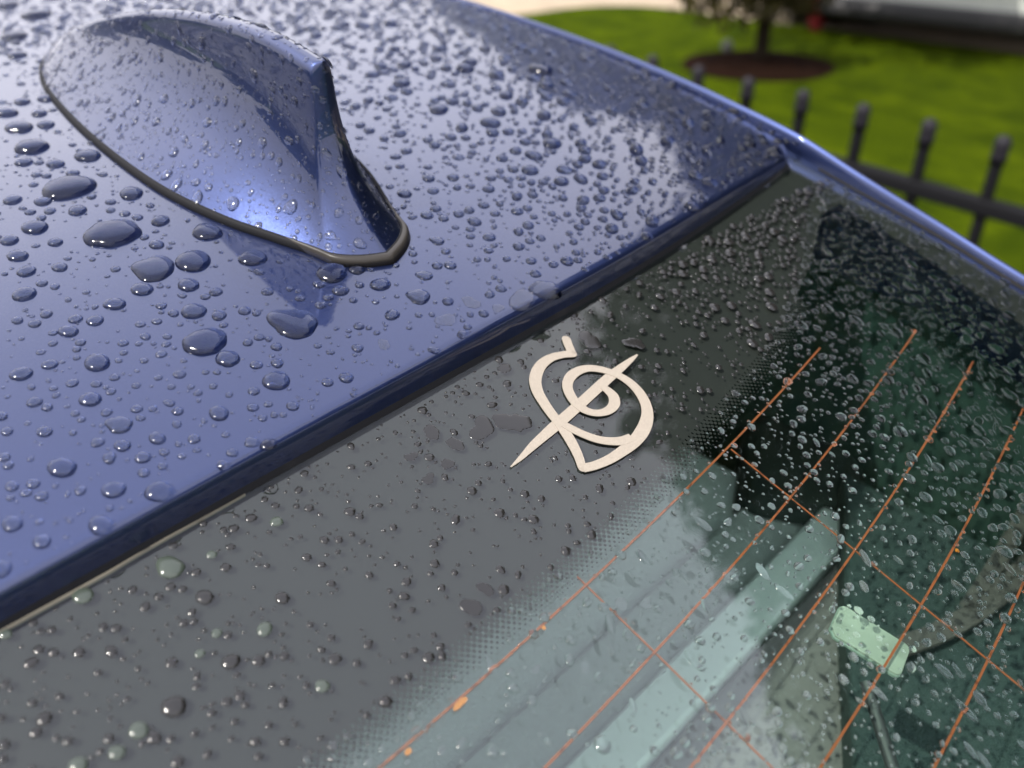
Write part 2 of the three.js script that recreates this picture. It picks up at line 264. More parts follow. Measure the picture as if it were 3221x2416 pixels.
// shark fin antenna
const FIN_B = 0.36;
let finGeo;
{
  // evaluate a smooth ridge from a spline through the measured heights
  const ridge = new THREE.CatmullRomCurve3([V(-1.935, 0, 0), V(-1.905, 0.042, 0), V(-1.80, 0.092, 0), V(-1.66, 0.142, 0), V(-1.45, 0.206, 0), V(-1.19, 0.276, 0), V(-0.99, 0.318, 0), V(-0.83, 0.345, 0), V(-0.64, 0.365, 0), V(-0.47, 0.362, 0)], false, 'centripetal').getPoints(400);
  const at = (s) => { const f = clamp(s, 0, 1) * 400, i = Math.min(399, Math.floor(f)); return ridge[i].clone().lerp(ridge[i + 1], f - i); };
  const H = (s) => at(s).y, X = (s) => at(s).x;
  const rear = (y) => { const q = clamp(1 - y / 0.36, 0, 1); return -0.47 + 0.012 * q + 0.083 * Math.pow(q, 3.6); };      // rear profile, flaring out at the foot
  const footAt = (s) => X(s) + (rear(0) + 0.47) * smooth(s, 0.45, 1);
  const FOOT = [[-1.935, 0.0], [-1.92, 0.045], [-1.84, 0.098], [-1.667, 0.158], [-1.45, 0.20], [-1.22, 0.228], [-0.98, 0.24], [-0.8, 0.232], [-0.63, 0.198], [-0.5, 0.15], [-0.39, 0.105]];
  const wBase = (s) => Math.max(0, interp(FOOT, footAt(s)));
  const half = (s, v) => { const top = lerp(0.010, 0.030, smooth(s, 0, 1)), w = wBase(s), n = lerp(0.72, 2.5, smooth(s, 0.05, 0.8)); const body = Math.min(top, w) + Math.max(0, w - top) * Math.pow(1 - v, n); return body * Math.sqrt(Math.max(0, 1 - Math.pow(v, 26))); };
  const NS = 84, NC = 24, NV = 44;
  const point = (k, v) => { // ring around: left side nose to tail, rear, right side tail to nose
    let s, side, bul = 0, u = 0;
    if (k <= NS) { s = 1 - Math.pow(1 - k / NS, 1.7); side = -1; } else if (k < NS + NC) { s = 1; u = (k - NS) / NC * 2 - 1; u = Math.sign(u) * (1 - Math.pow(1 - Math.abs(u), 1.8)); side = u; bul = 1; } else { s = 1 - Math.pow((k - NS - NC) / NS, 1.7); side = 1; }
    const ss = Math.pow(s, 1.0), y = H(ss) * v, hw = half(ss, v);
    const d = lerp(X(ss), X(ss) + (rear(y) + 0.47), smooth(ss, 0.45, 1));
    const bend = bul ? (0.012 + 0.06 * Math.pow(1 - v, 2.6)) * (1 - Math.pow(Math.abs(u), 2.4)) : 0;
    return [FIN_B + side * hw, y, d + bend];
  };
  const cols = NS * 2 + NC;
  const skin = []; // the rings from foot to ridge, their two tail corners rounded off
  for (let j = 0; j <= NV; j++) {
    const v = 1 - Math.pow(1 - j / NV, 1.5); let ring = []; for (let i = 0; i <= cols; i++) ring.push(point(i, v));
    for (let n = 0; n < 26; n++) ring = ring.map((p, i) => { if (Math.min(Math.abs(i - NS), Math.abs(i - NS - NC)) > 11) return p; const a = ring[i - 1], c = ring[i + 1]; return p.map((x, q) => 0.5 * x + 0.25 * (a[q] + c[q])); });
    skin.push(ring);
  }
  const g = grid(cols, NV, (i, j) => { const [b, y, d] = skin[j][i]; const p = D(b, roofY(b, d) + 0.014 + y, d); p.u = (d * S) / 0.02; p.v = (y + Math.abs(b)) * S / 0.02; return p; });
  finGeo = g;
  const fin = tag(mesh('shark_fin_antenna', g, M.paint, car), 'blue shark fin antenna spotted with rain drops');
  const gasket = grid(cols, 4, (i, j) => { const [b, , d] = skin[0][i], cx = FIN_B, cd = -1.1, ex = [0.0, 0.006, 0.010, 0.014, 0.0][j], yy = [0.016, 0.0155, 0.010, -0.004, -0.004][j]; const l = Math.hypot(b - cx, (d - cd) * 0.25) || 1; return D(b + (b - cx) / l * ex, roofY(b, d) + yy, d + (d - cd) * 0.25 / l * ex * 1.3); });
  tag(mesh('gasket', gasket, M.rubber, fin), 'black rubber gasket under the fin');
  const tail = grid(70, 4, (i, j) => { const k = lerp(NS * 0.80, NS * 1.2 + NC, i / 70), lo = Math.floor(k), [b0, , d0] = skin[0][lo], [b1, , d1] = skin[0][lo + 1], b = lerp(b0, b1, k - lo), d = lerp(d0, d1, k - lo), t = Math.sin(i / 70 * Math.PI), ex = [0.004, 0.010, 0.015, 0.018, 0.0][j] * (0.3 + 0.9 * Math.sqrt(t)), yy = [0.0165, 0.0175, 0.012, -0.004, -0.004][j]; const l = Math.hypot(b - FIN_B, (d + 1.1) * 0.25) || 1; return D(b + (b - FIN_B) / l * ex, roofY(b, d) + yy, d + (d + 1.1) * 0.25 / l * ex * 1.3); });
  tag(mesh('gasket_foot', tail, M.gasket, fin), 'greyish foot of the gasket round the tail of the fin');
}
{ // what the camera cannot see of the car, so that it stands on the road as a car
  const body = new RoundedBoxGeometry(14.6 * S, 7.2 * S, 47 * S, 5, 0.22); body.translate(-3.3 * S, -7.6 * S, -9 * S);
  tag(mesh('body', body, M.paintPlain, car), 'lower body of the blue car');
  const lid = grid(8, 8, (i, j) => D(lerp(LEFT, 1.9, i / 8), -2.25 - 0.09 * j - 0.02 * j * j, lerp(6.15, 12.5, j / 8)));
  mesh('boot_lid', lid, M.paintPlain, car);
  for (const [b, d] of [[3.1, 4], [3.1, -23], [-9.7, 4], [-9.7, -23]]) {
    const w = mesh('wheel', new THREE.CylinderGeometry(0.32, 0.32, 0.2, 40).rotateZ(Math.PI / 2).translate(b * S, -11.9 * S, d * S), M.tyre, car);
    mesh('rim', new THREE.CylinderGeometry(0.21, 0.21, 0.21, 24).rotateZ(Math.PI / 2).translate(b * S, -11.9 * S, d * S), M.rim, w);
  }
  const wind = grid(8, 8, (i, j) => D(lerp(LEFT, 3.2, i / 8), lerp(-0.85, -4.2, j / 8), lerp(-16, -25, j / 8)));
  mesh('windscreen', wind, M.sideGlass, car);
}
{ // cabin seen through the glass: shelf with its ledges, seat back and headrest
  const slab = (b0, b1, d0, d1, y, h, r = 0.02) => new RoundedBoxGeometry((b1 - b0) * S, h * S, (d1 - d0) * S, 3, r * S).translate((b0 + b1) / 2 * S, (y - h / 2) * S, (d0 + d1) / 2 * S);
  const shelf = tag(mesh('parcel_shelf', slab(-8, 1.75, -3.2, 5.6, -1.3, 0.08), M.shelf, car), 'grey shelf under the rear window');
  mesh('shelf_ledge', slab(-8, 1.70, 0.33, 0.475, -1.19, 0.08, 0.015), M.shelfLight, shelf);
  mesh('shelf_ledge', slab(-8, 1.70, 0.10, 0.325, -1.24, 0.05, 0.02), M.shelf, shelf);
  mesh('shelf_ledge', slab(-8, 1.70, 0.482, 1.5, -1.22, 0.07, 0.02), M.shelfBrown, shelf);
  const rest = new RoundedBoxGeometry(0.62 * S, 0.22 * S, 0.46 * S, 6, 0.1 * S); rest.rotateY(0.5); rest.translate(1.86 * S, -1.30 * S, 0.16 * S);
  tag(mesh('headrest', rest, std(0.010, 0.016, 0.015, { roughness: 0.9 }), car), 'teal grey headrest behind the window');
  mesh('pillar_trim', slab(0.93, 1.03, 0.86, 3.2, -1.13, 0.05, 0.02), M.brownGrey, car);
  const band = (P, w, m) => mesh('cabin_band', ribbon(P, P.map(() => w), 0.01, (b, d, l) => D(b, -1.04 + l, d)), m, car);  // narrow brown-grey ribbon above the shelf
  const soft = (P) => new THREE.CatmullRomCurve3(P.map(([b, d]) => V(b, 0, d))).getPoints(30).map((p) => [p.x, p.z]);
  band(soft([[1.12, 0.80], [1.3, 0.88], [1.5, 0.935], [1.72, 0.96], [2.0, 0.98]]), 0.06, M.brownGrey); band(soft([[1.42, 0.90], [1.6, 0.895], [1.8, 0.885], [2.0, 0.87]]), 0.05, M.brownGrey);
  tag(mesh('cabin_lining', slab(2.02, 2.12, -16, 6, -0.36, 3.6), std(0.022, 0.040, 0.035, { roughness: 0.95, specularIntensity: 0.2 }), car), 'teal grey lining of the cabin side');
  const seatOutline = new THREE.Shape([[1.78, 0.36], [1.22, 0.66], [0.80, 0.90], [0.30, 1.9], [0.1, 4.5], [1.78, 4.5]].map(([b, d]) => new THREE.Vector2(b * S, -d * S)));
  mesh('seat_back', new THREE.ExtrudeGeometry(seatOutline, { depth: 0.09 * S, bevelEnabled: true, bevelSize: 0.02 * S, bevelThickness: 0.02 * S, bevelSegments: 3 }).rotateX(-Math.PI / 2).translate(0, -1.2 * S, 0), M.seat, car);
}

// ───────────────────────── rays from the photograph's place to the surfaces, used to set out what lies on them ─────────────────────────
const FPX = 829.5 / Math.tan(THREE.MathUtils.degToRad(FOV / 2));
const camInv = car.matrixWorld.clone().invert();
const eye = V(0, CAM_H, 0).applyMatrix4(camInv).divideScalar(S);
function ray(x, y) { const v = V((x - 1106) / FPX, -(y - 829.5) / FPX, -1).applyEuler(camera.rotation).transformDirection(camInv); return v.normalize(); }
function meet(x, y, height) { // where that sight line meets the surface y = height(b, d); decimetres, with its distance along the view axis
  const v = ray(x, y); let k0 = 0.2, k1 = 12;
  const f = (k) => eye.y + v.y * k - height(eye.x + v.x * k, eye.z + v.z * k);
  let last = k0; for (let k = k0; k < k1; k += 0.05) { if (f(k) < 0) { let a = last, c = k; for (let n = 0; n < 24; n++) { const m = (a + c) / 2; if (f(m) < 0) c = m; else a = m; } const q = (a + c) / 2; return { b: eye.x + v.x * q, d: eye.z + v.z * q, dist: q }; } last = k; }
  return null;
}
const onWhich = (x, y) => { const r = meet(x, y, roofY); if (r && r.d < edgeD(r.b) && r.b < roofRight(r.d)) return { ...r, roof: true }; const g = meet(x, y, glassY); return g && { ...g, roof: false }; };

// ───────────────────────── the emblem sticker ─────────────────────────
const stickerSpots = [];
{
  const G = (cx, cy) => { const g = meet(1030.1 + cx * 0.21733, 686.75 + cy * 0.21733, glassY); return g; };
  function stroke(list, lift, cap) {
    const c = list.map(([x, y]) => { const g = G(x, y); return V(g.b, 0, g.d); });
    const n = list.length, curve = new THREE.CatmullRomCurve3(c, false, 'centripetal');
    const pts = [], w = [], N = (n - 1) * 9;
    for (let i = 0; i <= N; i++) { const t = i / N, p = curve.getPoint(t), f = t * (n - 1), k = Math.min(n - 2, Math.floor(f)); const px = lerp(list[k][2], list[k + 1][2], f - k); pts.push([p.x, p.z]); w.push(px * 0.21733 / FPX * G(list[k][0], list[k][1]).dist * (list[k][3] ?? 1.12)); }
    pts.forEach((p, i) => stickerSpots.push([p[0], p[1], w[i] / 2 + 0.002]));
    const out = [ribbon(pts, w, 0.0016, (b, d, l) => onGlass(b, d, lift + l))];
    for (const end of cap) { const k = end ? pts.length - 1 : 0, r = w[k] / 2, ring = []; for (let i = 0; i <= 16; i++) ring.push(onGlass(pts[k][0] + r * Math.cos(i / 16 * 6.2832), pts[k][1] + r * Math.sin(i / 16 * 6.2832), lift + 0.0012)); const mid = onGlass(pts[k][0], pts[k][1], lift + 0.0012); out.push(toFlat(grid(16, 1, (i, j) => (j ? mid : ring[i])))); }
    return out;
  }
  const A = [
    ...stroke([[333, 1492, 10], [430, 1405, 44], [560, 1275, 78], [700, 1150, 96], [800, 1062, 104], [1000, 885, 100], [1200, 702, 98], [1330, 585, 92], [1430, 505, 74], [1530, 425, 46], [1592, 375, 14]], 0.002, []),
    ...stroke([[886, 222, 80], [905, 275, 80], [926, 325, 78], [938, 366, 84]], 0.0024, [0, 1]),
    ...stroke([[945, 368, 82], [850, 378, 74], [745, 404, 82], [655, 460, 96], [597, 545, 106], [577, 640, 108], [600, 740, 104], [655, 840, 98], [725, 945, 94], [805, 1045, 94], [875, 1145, 100], [950, 1270, 96], [1005, 1385, 86], [1045, 1505, 76]], 0.0028, [0, 1]),
    ...stroke([[1045, 1505, 92], [1150, 1485, 86], [1300, 1425, 90], [1430, 1345, 98], [1545, 1255, 112], [1625, 1160, 122], [1672, 1065, 116], [1690, 965, 104], [1672, 865, 98], [1612, 755, 94], [1525, 662, 86], [1425, 595, 78], [1340, 558, 72], [1230, 526, 74], [1100, 514, 76], [1000, 542, 86], [925, 600, 94], [895, 682, 92], [922, 772, 92], [985, 862, 94], [1060, 922, 84], [1150, 955, 74], [1240, 955, 74], [1318, 922, 86], [1362, 862, 100], [1352, 792, 98], [1305, 740, 84], [1245, 695, 64]], 0.0032, []),
    ...stroke([[850, 1068, 70], [950, 1122, 80], [1080, 1182, 80], [1200, 1222, 82], [1320, 1240, 84], [1430, 1236, 90], [1530, 1200, 80]], 0.0036, []),
  ];
  const g = mergeGeometries(A.map((x) => { const p = x.attributes.position, uv = x.attributes.uv; for (let i = 0; i < p.count; i++) uv.setXY(i, p.getX(i) / 0.03, p.getZ(i) / 0.03); return x; }));
  g.applyMatrix4(car.matrixWorld);
  g.computeBoundingBox(); const c = g.boundingBox.getCenter(V(0, 0, 0)); g.translate(-c.x, -c.y, -c.z);
  const m = mesh('emblem_sticker', g, M.decal); m.position.copy(c);
  tag(m, 'cream looping line emblem sticker on the black band of the rear window', 'sticker');
}
{ // pale pad stuck under the glass, its dark strap, a band and a thin wire behind the pane
  const place = (o) => { o.applyMatrix4(car.matrixWorld); return o; };
  const pad = new THREE.Group(); pad.name = numbered('plastic_pad'); scene.add(pad);
  const s = new THREE.Shape(); const w = 0.137, h = 0.071, r = 0.012; s.moveTo(-w / 2 + r, -h / 2); s.lineTo(w / 2 - r, -h / 2); s.quadraticCurveTo(w / 2, -h / 2, w / 2, -h / 2 + r); s.lineTo(w / 2, h / 2 - r); s.quadraticCurveTo(w / 2, h / 2, w / 2 - r, h / 2); s.lineTo(-w / 2 + r, h / 2); s.quadraticCurveTo(-w / 2, h / 2, -w / 2, h / 2 - r); s.lineTo(-w / 2, -h / 2 + r);
  const build = (depth, bev, low) => { const g = new THREE.ExtrudeGeometry(s, { depth, bevelEnabled: true, bevelSize: bev, bevelThickness: bev, bevelSegments: 3, curveSegments: 6 }); g.rotateX(-Math.PI / 2); g.translate(0, low, 0); g.scale(S, S, S); return g; };
  pad.position.copy(onGlass(0.513, 0.893, -0.05).applyMatrix4(car.matrixWorld));
  const q = new THREE.Quaternion().setFromUnitVectors(V(0, 1, 0), normalOf(onGlass, 0.48, 0.9));
  pad.quaternion.copy(car.quaternion).multiply(q).multiply(new THREE.Quaternion().setFromAxisAngle(V(0, 1, 0), THREE.MathUtils.degToRad(-78)));
  mesh('pad_face', build(0.004, 0.002, -0.010), M.pad, pad); mesh('pad_base', build(0.004, 0.002, -0.0155).scale(1.02, 1, 1.05), std(0.16, 0.20, 0.17, { roughness: 0.6 }), pad);
  tag(pad, 'pale green rounded rectangular pad seen through the rear window', 'pad');
  const strap = new THREE.TubeGeometry(new THREE.CatmullRomCurve3([onGlass(0.45, 0.93, -0.08), onGlass(0.40, 1.0, -0.10), onGlass(0.34, 1.08, -0.12), onGlass(0.25, 1.2, -0.16)]), 40, 0.012 * S, 8);
  tag(mesh('cable', place(strap), M.trim), 'dark cable hanging below the pale pad inside the window', 'cable');
}

// ───────────────────────── rain drops ─────────────────────────
function dropGeometry(r, { ratio = 0.4, lobe = 0.06, rings = 8, seg = 28, flat = 2.2, tail = 0 } = {}) { // a bead of radius 1 whose skirt sinks below y = 0
  const ph = [r() * 6.28, r() * 6.28, r() * 6.28, r() * 6.28], am = [lobe * (0.4 + r()), lobe * 0.8 * r(), lobe * 0.5 * r(), lobe * 0.35 * r()];
  const out = (t) => 1 + am[0] * Math.cos(2 * t + ph[0]) + am[1] * Math.cos(3 * t + ph[1]) + am[2] * Math.cos(5 * t + ph[2]) + am[3] * Math.cos(8 * t + ph[3]) + (tail ? tail * Math.pow(Math.max(0, Math.cos(t)), 9) : 0);
  const pos = [0, ratio, 0], index = [];
  for (let i = 1; i <= rings + 1; i++) for (let k = 0; k < seg; k++) {
    const q = i <= rings ? Math.sin(i / rings * Math.PI / 2) : 1.005, t = k / seg * Math.PI * 2, R = out(t) * q, y = i <= rings ? ratio * Math.pow(Math.max(0, 1 - Math.pow(q, flat)), 0.55) : -0.05;
    pos.push(R * Math.cos(t), y, R * Math.sin(t));
  }
  for (let k = 0; k < seg; k++) index.push(0, 1 + (k + 1) % seg, 1 + k);
  for (let i = 0; i < rings; i++) for (let k = 0; k < seg; k++) { const a = 1 + i * seg + k, b = 1 + i * seg + (k + 1) % seg, c = a + seg, e = b + seg; index.push(a, b, c, b, e, c); }
  const g = new THREE.BufferGeometry(); g.setAttribute('position', new THREE.Float32BufferAttribute(pos, 3)); g.setIndex(index); g.computeVertexNormals(); return g;
}
const cell = 0.03, taken = new Map();
const key = (roof, i, j) => (roof ? 'r' : 'g') + i + ',' + j;
function claim(roof, b, d, r) { for (let i = Math.floor((b - r) / cell); i <= Math.floor((b + r) / cell); i++) for (let j = Math.floor((d - r) / cell); j <= Math.floor((d + r) / cell); j++) { const k = key(roof, i, j); if (!taken.has(k)) taken.set(k, []); taken.get(k).push([b, d, r]); } }
function free(roof, b, d, r) { for (let i = Math.floor((b - r) / cell); i <= Math.floor((b + r) / cell); i++) for (let j = Math.floor((d - r) / cell); j <= Math.floor((d + r) / cell); j++) for (const [x, z, q] of taken.get(key(roof, i, j)) ?? []) if ((x - b) ** 2 + (z - d) ** 2 < ((q + r) * 1.06) ** 2) return false; return true; }
for (const [b, d, w] of stickerSpots) claim(false, b, d, w);
function placement(roof, b, d, turn, sx, sy, sz) {
  const f = roof ? onRoof : onGlass, n = normalOf(f, b, d);
  const q = new THREE.Quaternion().setFromUnitVectors(V(0, 1, 0), n).multiply(new THREE.Quaternion().setFromAxisAngle(V(0, 1, 0), turn));
  return { p: f(b, d), q, s: V(sx * S, sy * S, sz * S) };
}
const CROP = { 1: [0, 0], 2: [686.75, 0], 4: [0, 549.4], 5: [686.75, 549.4], 7: [0, 1092.6], 8: [686.75, 1092.6] }, Q = 0.34152;
const beads = []; // measured drops: crop, x, y, width
const note = (c, list) => { for (const [x, y, w, form] of list) beads.push({ x: CROP[c][0] + x * Q, y: CROP[c][1] + y * Q, w: w * Q, form }); };
note(4, [[985, 92, 255, 'leaf'], [1222, 45, 215], [1598, 25, 170], [2100, 120, 195], [168, 108, 105], [112, 10, 120], [378, 82, 88], [898, 222, 125], [1192, 195, 135], [155, 252, 132], [265, 183, 65], [348, 204, 55], [846, 155, 68], [1365, 238, 85], [1298, 268, 62], [2018, 192, 80], [2155, 230, 110], [2030, 320, 80], [1898, 280, 65], [725, 315, 125], [1225, 360, 145], [1098, 373, 68], [1385, 388, 92], [1548, 358, 80], [478, 410, 78], [602, 420, 95], [292, 378, 72], [110, 418, 68], [220, 440, 72], [888, 443, 60], [432, 488, 112], [992, 425, 62], [1415, 447, 55], [1870, 440, 320, 'leaf'], [1298, 555, 260], [1640, 525, 65], [1540, 490, 42], [920, 520, 65], [335, 497, 52], [1058, 520, 55], [510, 558, 62], [335, 563, 52], [780, 562, 62], [878, 565, 45], [485, 600, 52], [1440, 660, 148], [1622, 700, 78], [2010, 578, 50], [315, 697, 92], [615, 685, 155], [692, 628, 62], [750, 672, 45], [783, 622, 50], [910, 672, 50], [135, 757, 120], [1020, 632, 65], [1748, 800, 165], [2072, 810, 78], [2190, 780, 100], [1135, 760, 78], [725, 778, 62], [610, 820, 62], [702, 868, 58], [862, 830, 55], [458, 815, 68], [338, 848, 48], [218, 935, 85], [572, 918, 130], [1605, 865, 75], [1685, 873, 38], [1208, 838, 45], [1085, 838, 48], [1450, 888, 45], [1410, 922, 42], [1600, 968, 75], [1698, 948, 55], [1852, 960, 85], [865, 978, 72], [966, 977, 50], [675, 1000, 65], [476, 1008, 52], [890, 1035, 55], [1385, 1005, 125], [1792, 1015, 48], [762, 1080, 155, 'leaf'], [282, 1122, 90], [45, 1120, 68], [1120, 1075, 58], [5, 1025, 75], [995, 1163, 105], [775, 1210, 95], [905, 1285, 92], [1038, 1252, 60], [1130, 1200, 45], [1428, 1140, 55], [1530, 1137, 45], [1700, 1203, 105], [180, 1228, 45], [392, 1350, 160], [52, 1335, 62], [1030, 1340, 60], [910, 1382, 75], [1415, 1332, 82], [1205, 1358, 40], [1318, 1430, 98], [75, 1468, 75], [210, 1452, 75], [165, 1510, 65], [65, 1540, 50], [262, 1530, 75], [720, 1490, 132], [1012, 1500, 170], [508, 1495, 68], [1108, 1398, 42], [865, 1440, 45], [1150, 1278, 50], [800, 1360, 45], [695, 1605, 48]]);
note(7, [[78, 115, 110], [640, 122, 150], [265, 228, 100], [10, 400, 110], [815, 55, 45], [135, 275, 45], [1075, 388, 165], [525, 568, 110], [1750, 100, 80], [1340, 308, 62], [1295, 578, 105], [1785, 583, 88], [1462, 985, 108], [1100, 1270, 140], [878, 1420, 105], [740, 1560, 95], [495, 1640, 105], [1675, 780, 95], [1372, 805, 62], [1265, 935, 60], [2040, 1140, 85], [1940, 325, 60], [1240, 420, 58], [2110, 1520, 75], [1940, 1610, 58], [30, 810, 80], [5, 1340, 50], [1930, 1330, 45], [245, 910, 60], [340, 928, 55], [1155, 525, 50], [840, 530, 52], [325, 785, 50], [205, 620, 55], [1210, 200, 42], [1285, 112, 48], [1350, 170, 40], [1160, 742, 55], [1225, 730, 50], [1700, 938, 50], [1955, 15, 60], [2180, 330, 45], [2035, 372, 50], [380, 685, 45], [435, 625, 45], [210, 740, 48], [620, 1055, 48], [670, 1115, 45], [940, 937, 45], [825, 1065, 45], [300, 1180, 42], [375, 1205, 50], [205, 1245, 52], [25, 1510, 60], [430, 1487, 55], [450, 1580, 55], [15, 1600, 50], [1340, 1310, 48], [1550, 1258, 50], [1615, 1490, 60], [1800, 1490, 62], [1635, 1585, 52], [2105, 1597, 55], [1230, 1440, 48], [1080, 1472, 48], [1700, 1385, 48], [1940, 1135, 48]]);
note(1, [[200, 932, 190], [435, 1190, 270], [695, 1145, 265], [555, 988, 145], [830, 1225, 140], [120, 808, 145], [40, 715, 120], [290, 790, 100], [250, 718, 90], [140, 645, 90], [290, 625, 95], [90, 232, 145], [225, 98, 150], [40, 38, 120], [110, 350, 100], [150, 1028, 95], [350, 1038, 100], [710, 1480, 300], [220, 1440, 145], [1015, 1398, 110], [1310, 1470, 180], [80, 1265, 100], [270, 1275, 95], [490, 1332, 105], [700, 1278, 60], [790, 1352, 65], [60, 1520, 105], [350, 1533, 90], [990, 1548, 95], [870, 1376, 65], [950, 1300, 55], [460, 1095, 75], [230, 1105, 60], [295, 1112, 55], [580, 1245, 55], [190, 1342, 65]]);
note(2, [[1080, 1195, 80], [730, 1208, 75], [700, 1128, 85], [548, 1225, 95], [690, 1362, 85], [795, 1382, 70], [990, 1402, 95], [1085, 1500, 85], [745, 1320, 75], [1330, 1425, 78], [1270, 1560, 82], [965, 1495, 60], [870, 1438, 50], [1048, 1298, 75], [1410, 1505, 65], [1340, 1525, 62], [760, 1525, 100, 'leaf'], [1080, 1585, 65], [600, 1605, 60], [810, 1590, 65], [1830, 1625, 60], [1780, 1250, 80], [1650, 1435, 70], [1480, 1350, 55], [1325, 1315, 65], [1365, 1370, 55], [1590, 1475, 50], [1690, 1400, 65], [1340, 1075, 110], [1540, 1145, 95], [1235, 1070, 70], [1425, 1150, 65], [1690, 1000, 90], [1480, 905, 120], [1310, 895, 75], [1690, 945, 85], [1205, 830, 80], [1090, 775, 125], [765, 692, 120], [1165, 1000, 75], [695, 885, 70], [530, 525, 110], [1190, 600, 95], [930, 430, 120], [1410, 440, 160], [345, 470, 90], [850, 640, 90], [325, 825, 75], [520, 1050, 60], [445, 1060, 50], [560, 955, 75]]);
note(5, [[245, 95, 110], [395, 192, 135], [838, 70, 80], [680, 135, 110, 'leaf'], [265, 195, 62], [645, 268, 160, 'leaf'], [365, 300, 50], [440, 313, 45], [470, 383, 98], [260, 455, 70], [1048, 375, 70], [1350, 42, 75], [1490, 65, 70], [1690, 93, 55], [1630, 193, 70],
  [1440, 225, 200, 'slab'], [418, 570, 90, 'film'], [810, 415, 130, 'film'], [1140, 340, 80, 'film'], [970, 305, 120, 'film'], [1290, 290, 190, 'film'],
  [720, 1125, 110, 'film'], [870, 1200, 110, 'film'], [820, 1325, 85, 'film'], [700, 1420, 80, 'film'], [590, 1280, 80, 'film'], [1040, 1100, 170, 'film'], [1230, 1060, 210, 'film'], [1720, 540, 150, 'film'], [2000, 560, 120, 'film'], [1390, 660, 90, 'film'], [1180, 720, 90, 'film']]);
note(8, [[1060, 525, 95, 'film'], [970, 640, 130, 'film'], [545, 570, 70], [740, 365, 62], [775, 890, 55], [900, 718, 45], [320, 875, 60], [700, 960, 75], [2080, 620, 80, 'film'], [1960, 820, 70], [1690, 1020, 80, 'film'], [1380, 1035, 60, 'film'], [1800, 1510, 110], [1920, 620, 90, 'film']]);
beads.sort((a, b) => b.w - a.w);
const ZONES = [ // where a drop lies, in words and as a region
  [(x, y, f) => f && x >= 480 && x < 700 && y >= 470 && y < 670, 'lying in the dark mirror image of the fin'],
  [(x, y, f) => f && x < 480 && y < 175, 'on the roof around the nose of the fin'],
  [(x, y, f) => f && x < 250 && y < 380, 'on the roof left of the fin nose'],
  [(x, y, f) => f && x < 200 && y < 560, 'far left on the roof, level with the fin'],
  [(x, y, f) => f && x < 480 && y < 640, 'on the roof just below the long flank of the fin'],
  [(x, y, f) => f && x < 380 && y < 860, 'low on the left of the roof'],
  [(x, y, f) => f && x < 380 && y < 1010, 'in the violet lower left of the roof'],
  [(x, y, f) => f && x < 380, 'beside the roof edge in the violet roof corner'],
  [(x, y, f) => f && x < 640, 'on the roof between fin reflection and rear edge'],
  [(x, y, f) => f && y >= 530 && x < 1010, 'on the roof behind the tail of the fin'],
  [(x, y, f) => f && y >= 480, 'on the roof near the far half of the rear edge'],
  [(x, y, f) => f && y >= 330, 'on the wet roof right of the fin tail'],
  [(x, y, f) => f, 'on the far roof beyond the top of the fin tail'],
  [(x, y) => x < 260, 'on the window band in the lower left corner'],
  [(x, y) => y > 1430 && x < 620, 'at the bottom of the dark window band'],
  [(x, y) => x < 460, 'on the dark window band beside the sealant line'],
  [(x, y) => x < 700, 'in the middle of the dark window band'],
  [(x, y) => y < 1120, 'on the window band around the emblem'],
  [() => true, 'on the window beside the heating lines'],
];
const RANK = ['widest', 'second widest', 'third widest', 'fourth widest'];
const counts = new Map();
function labelOf(x, y, roof, film) { // beads come widest first
  const z = ZONES.find((q) => q[0](x, y, roof))[1], what = film ? 'flat blot of water ' : 'round drop ', k = what + z, n = counts.get(k) ?? 0; counts.set(k, n + 1);
  return n < RANK.length ? [RANK[n] + ' ' + k.replace('round drop', 'drop').replace('flat blot of water', 'blot')] : ['smaller ' + k, 'smaller ' + (film ? 'blots ' : 'drops ') + z];
}
const named = [
  [1870 * Q, 549.4 + 440 * Q, 'big leaf shaped drop with a pointed left end, below the fin reflection'], [710 * Q, 1480 * Q, 'widest oval drop on the roof left of the fin'],
  [435 * Q, 1190 * Q, 'long oval drop, lower left of a pair beside the middle of the fin'], [695 * Q, 1145 * Q, 'long oval drop touching the edge of the fin shade, upper right of a pair'],
  [1298 * Q, 549.4 + 555 * Q, 'big tilted oval drop alone on the roof, left below the leaf shaped drop'], [985 * Q, 549.4 + 92 * Q, 'big drop with a pointed right tip near the fin reflection corner'],
  [1222 * Q, 549.4 + 45 * Q, 'big angular drop between the pointed drop and the fin reflection'], [1012 * Q, 549.4 + 1500 * Q, 'large round drop close to the roof edge near the lower left'],
  [1748 * Q, 549.4 + 800 * Q, 'large round dark drop on the roof beside the middle of the rear edge'], [392 * Q, 549.4 + 1350 * Q, 'large egg shaped drop on the violet corner of the roof'],
  [1075 * Q, 1092.6 + 388 * Q, 'largest drop on the dark window band, caustic light painted greenish, near the sealant line'], [686.75 + 1440 * Q, 549.4 + 225 * Q, 'broad flat slab of water on the roof beside the rear edge'],
  [1100 * Q, 1092.6 + 1270 * Q, 'round flat drop with a bright lower rim on the dark band, lower left'], [525 * Q, 1092.6 + 568 * Q, 'drop with caustic light painted pale green on the dark band close to the sealant line'],
  [1598 * Q, 549.4 + 25 * Q, 'oval drop lying inside the reflection of the fin'], [2100 * Q, 549.4 + 120 * Q, 'slanting oval drop just behind the rear foot of the fin'],
];
const PAINTED_CAUSTIC = [[1075, 388], [525, 568], [1750, 100], [1340, 308], [1372, 805], [1265, 935], [878, 1420], [740, 1560], [2040, 1140], [1675, 780], [30, 810], [495, 1640]].map(([x, y]) => [x * Q, 1092.6 + y * Q]);  // window beads whose caustic brightness is painted as a paler colour
let shown = 0; const left = [];
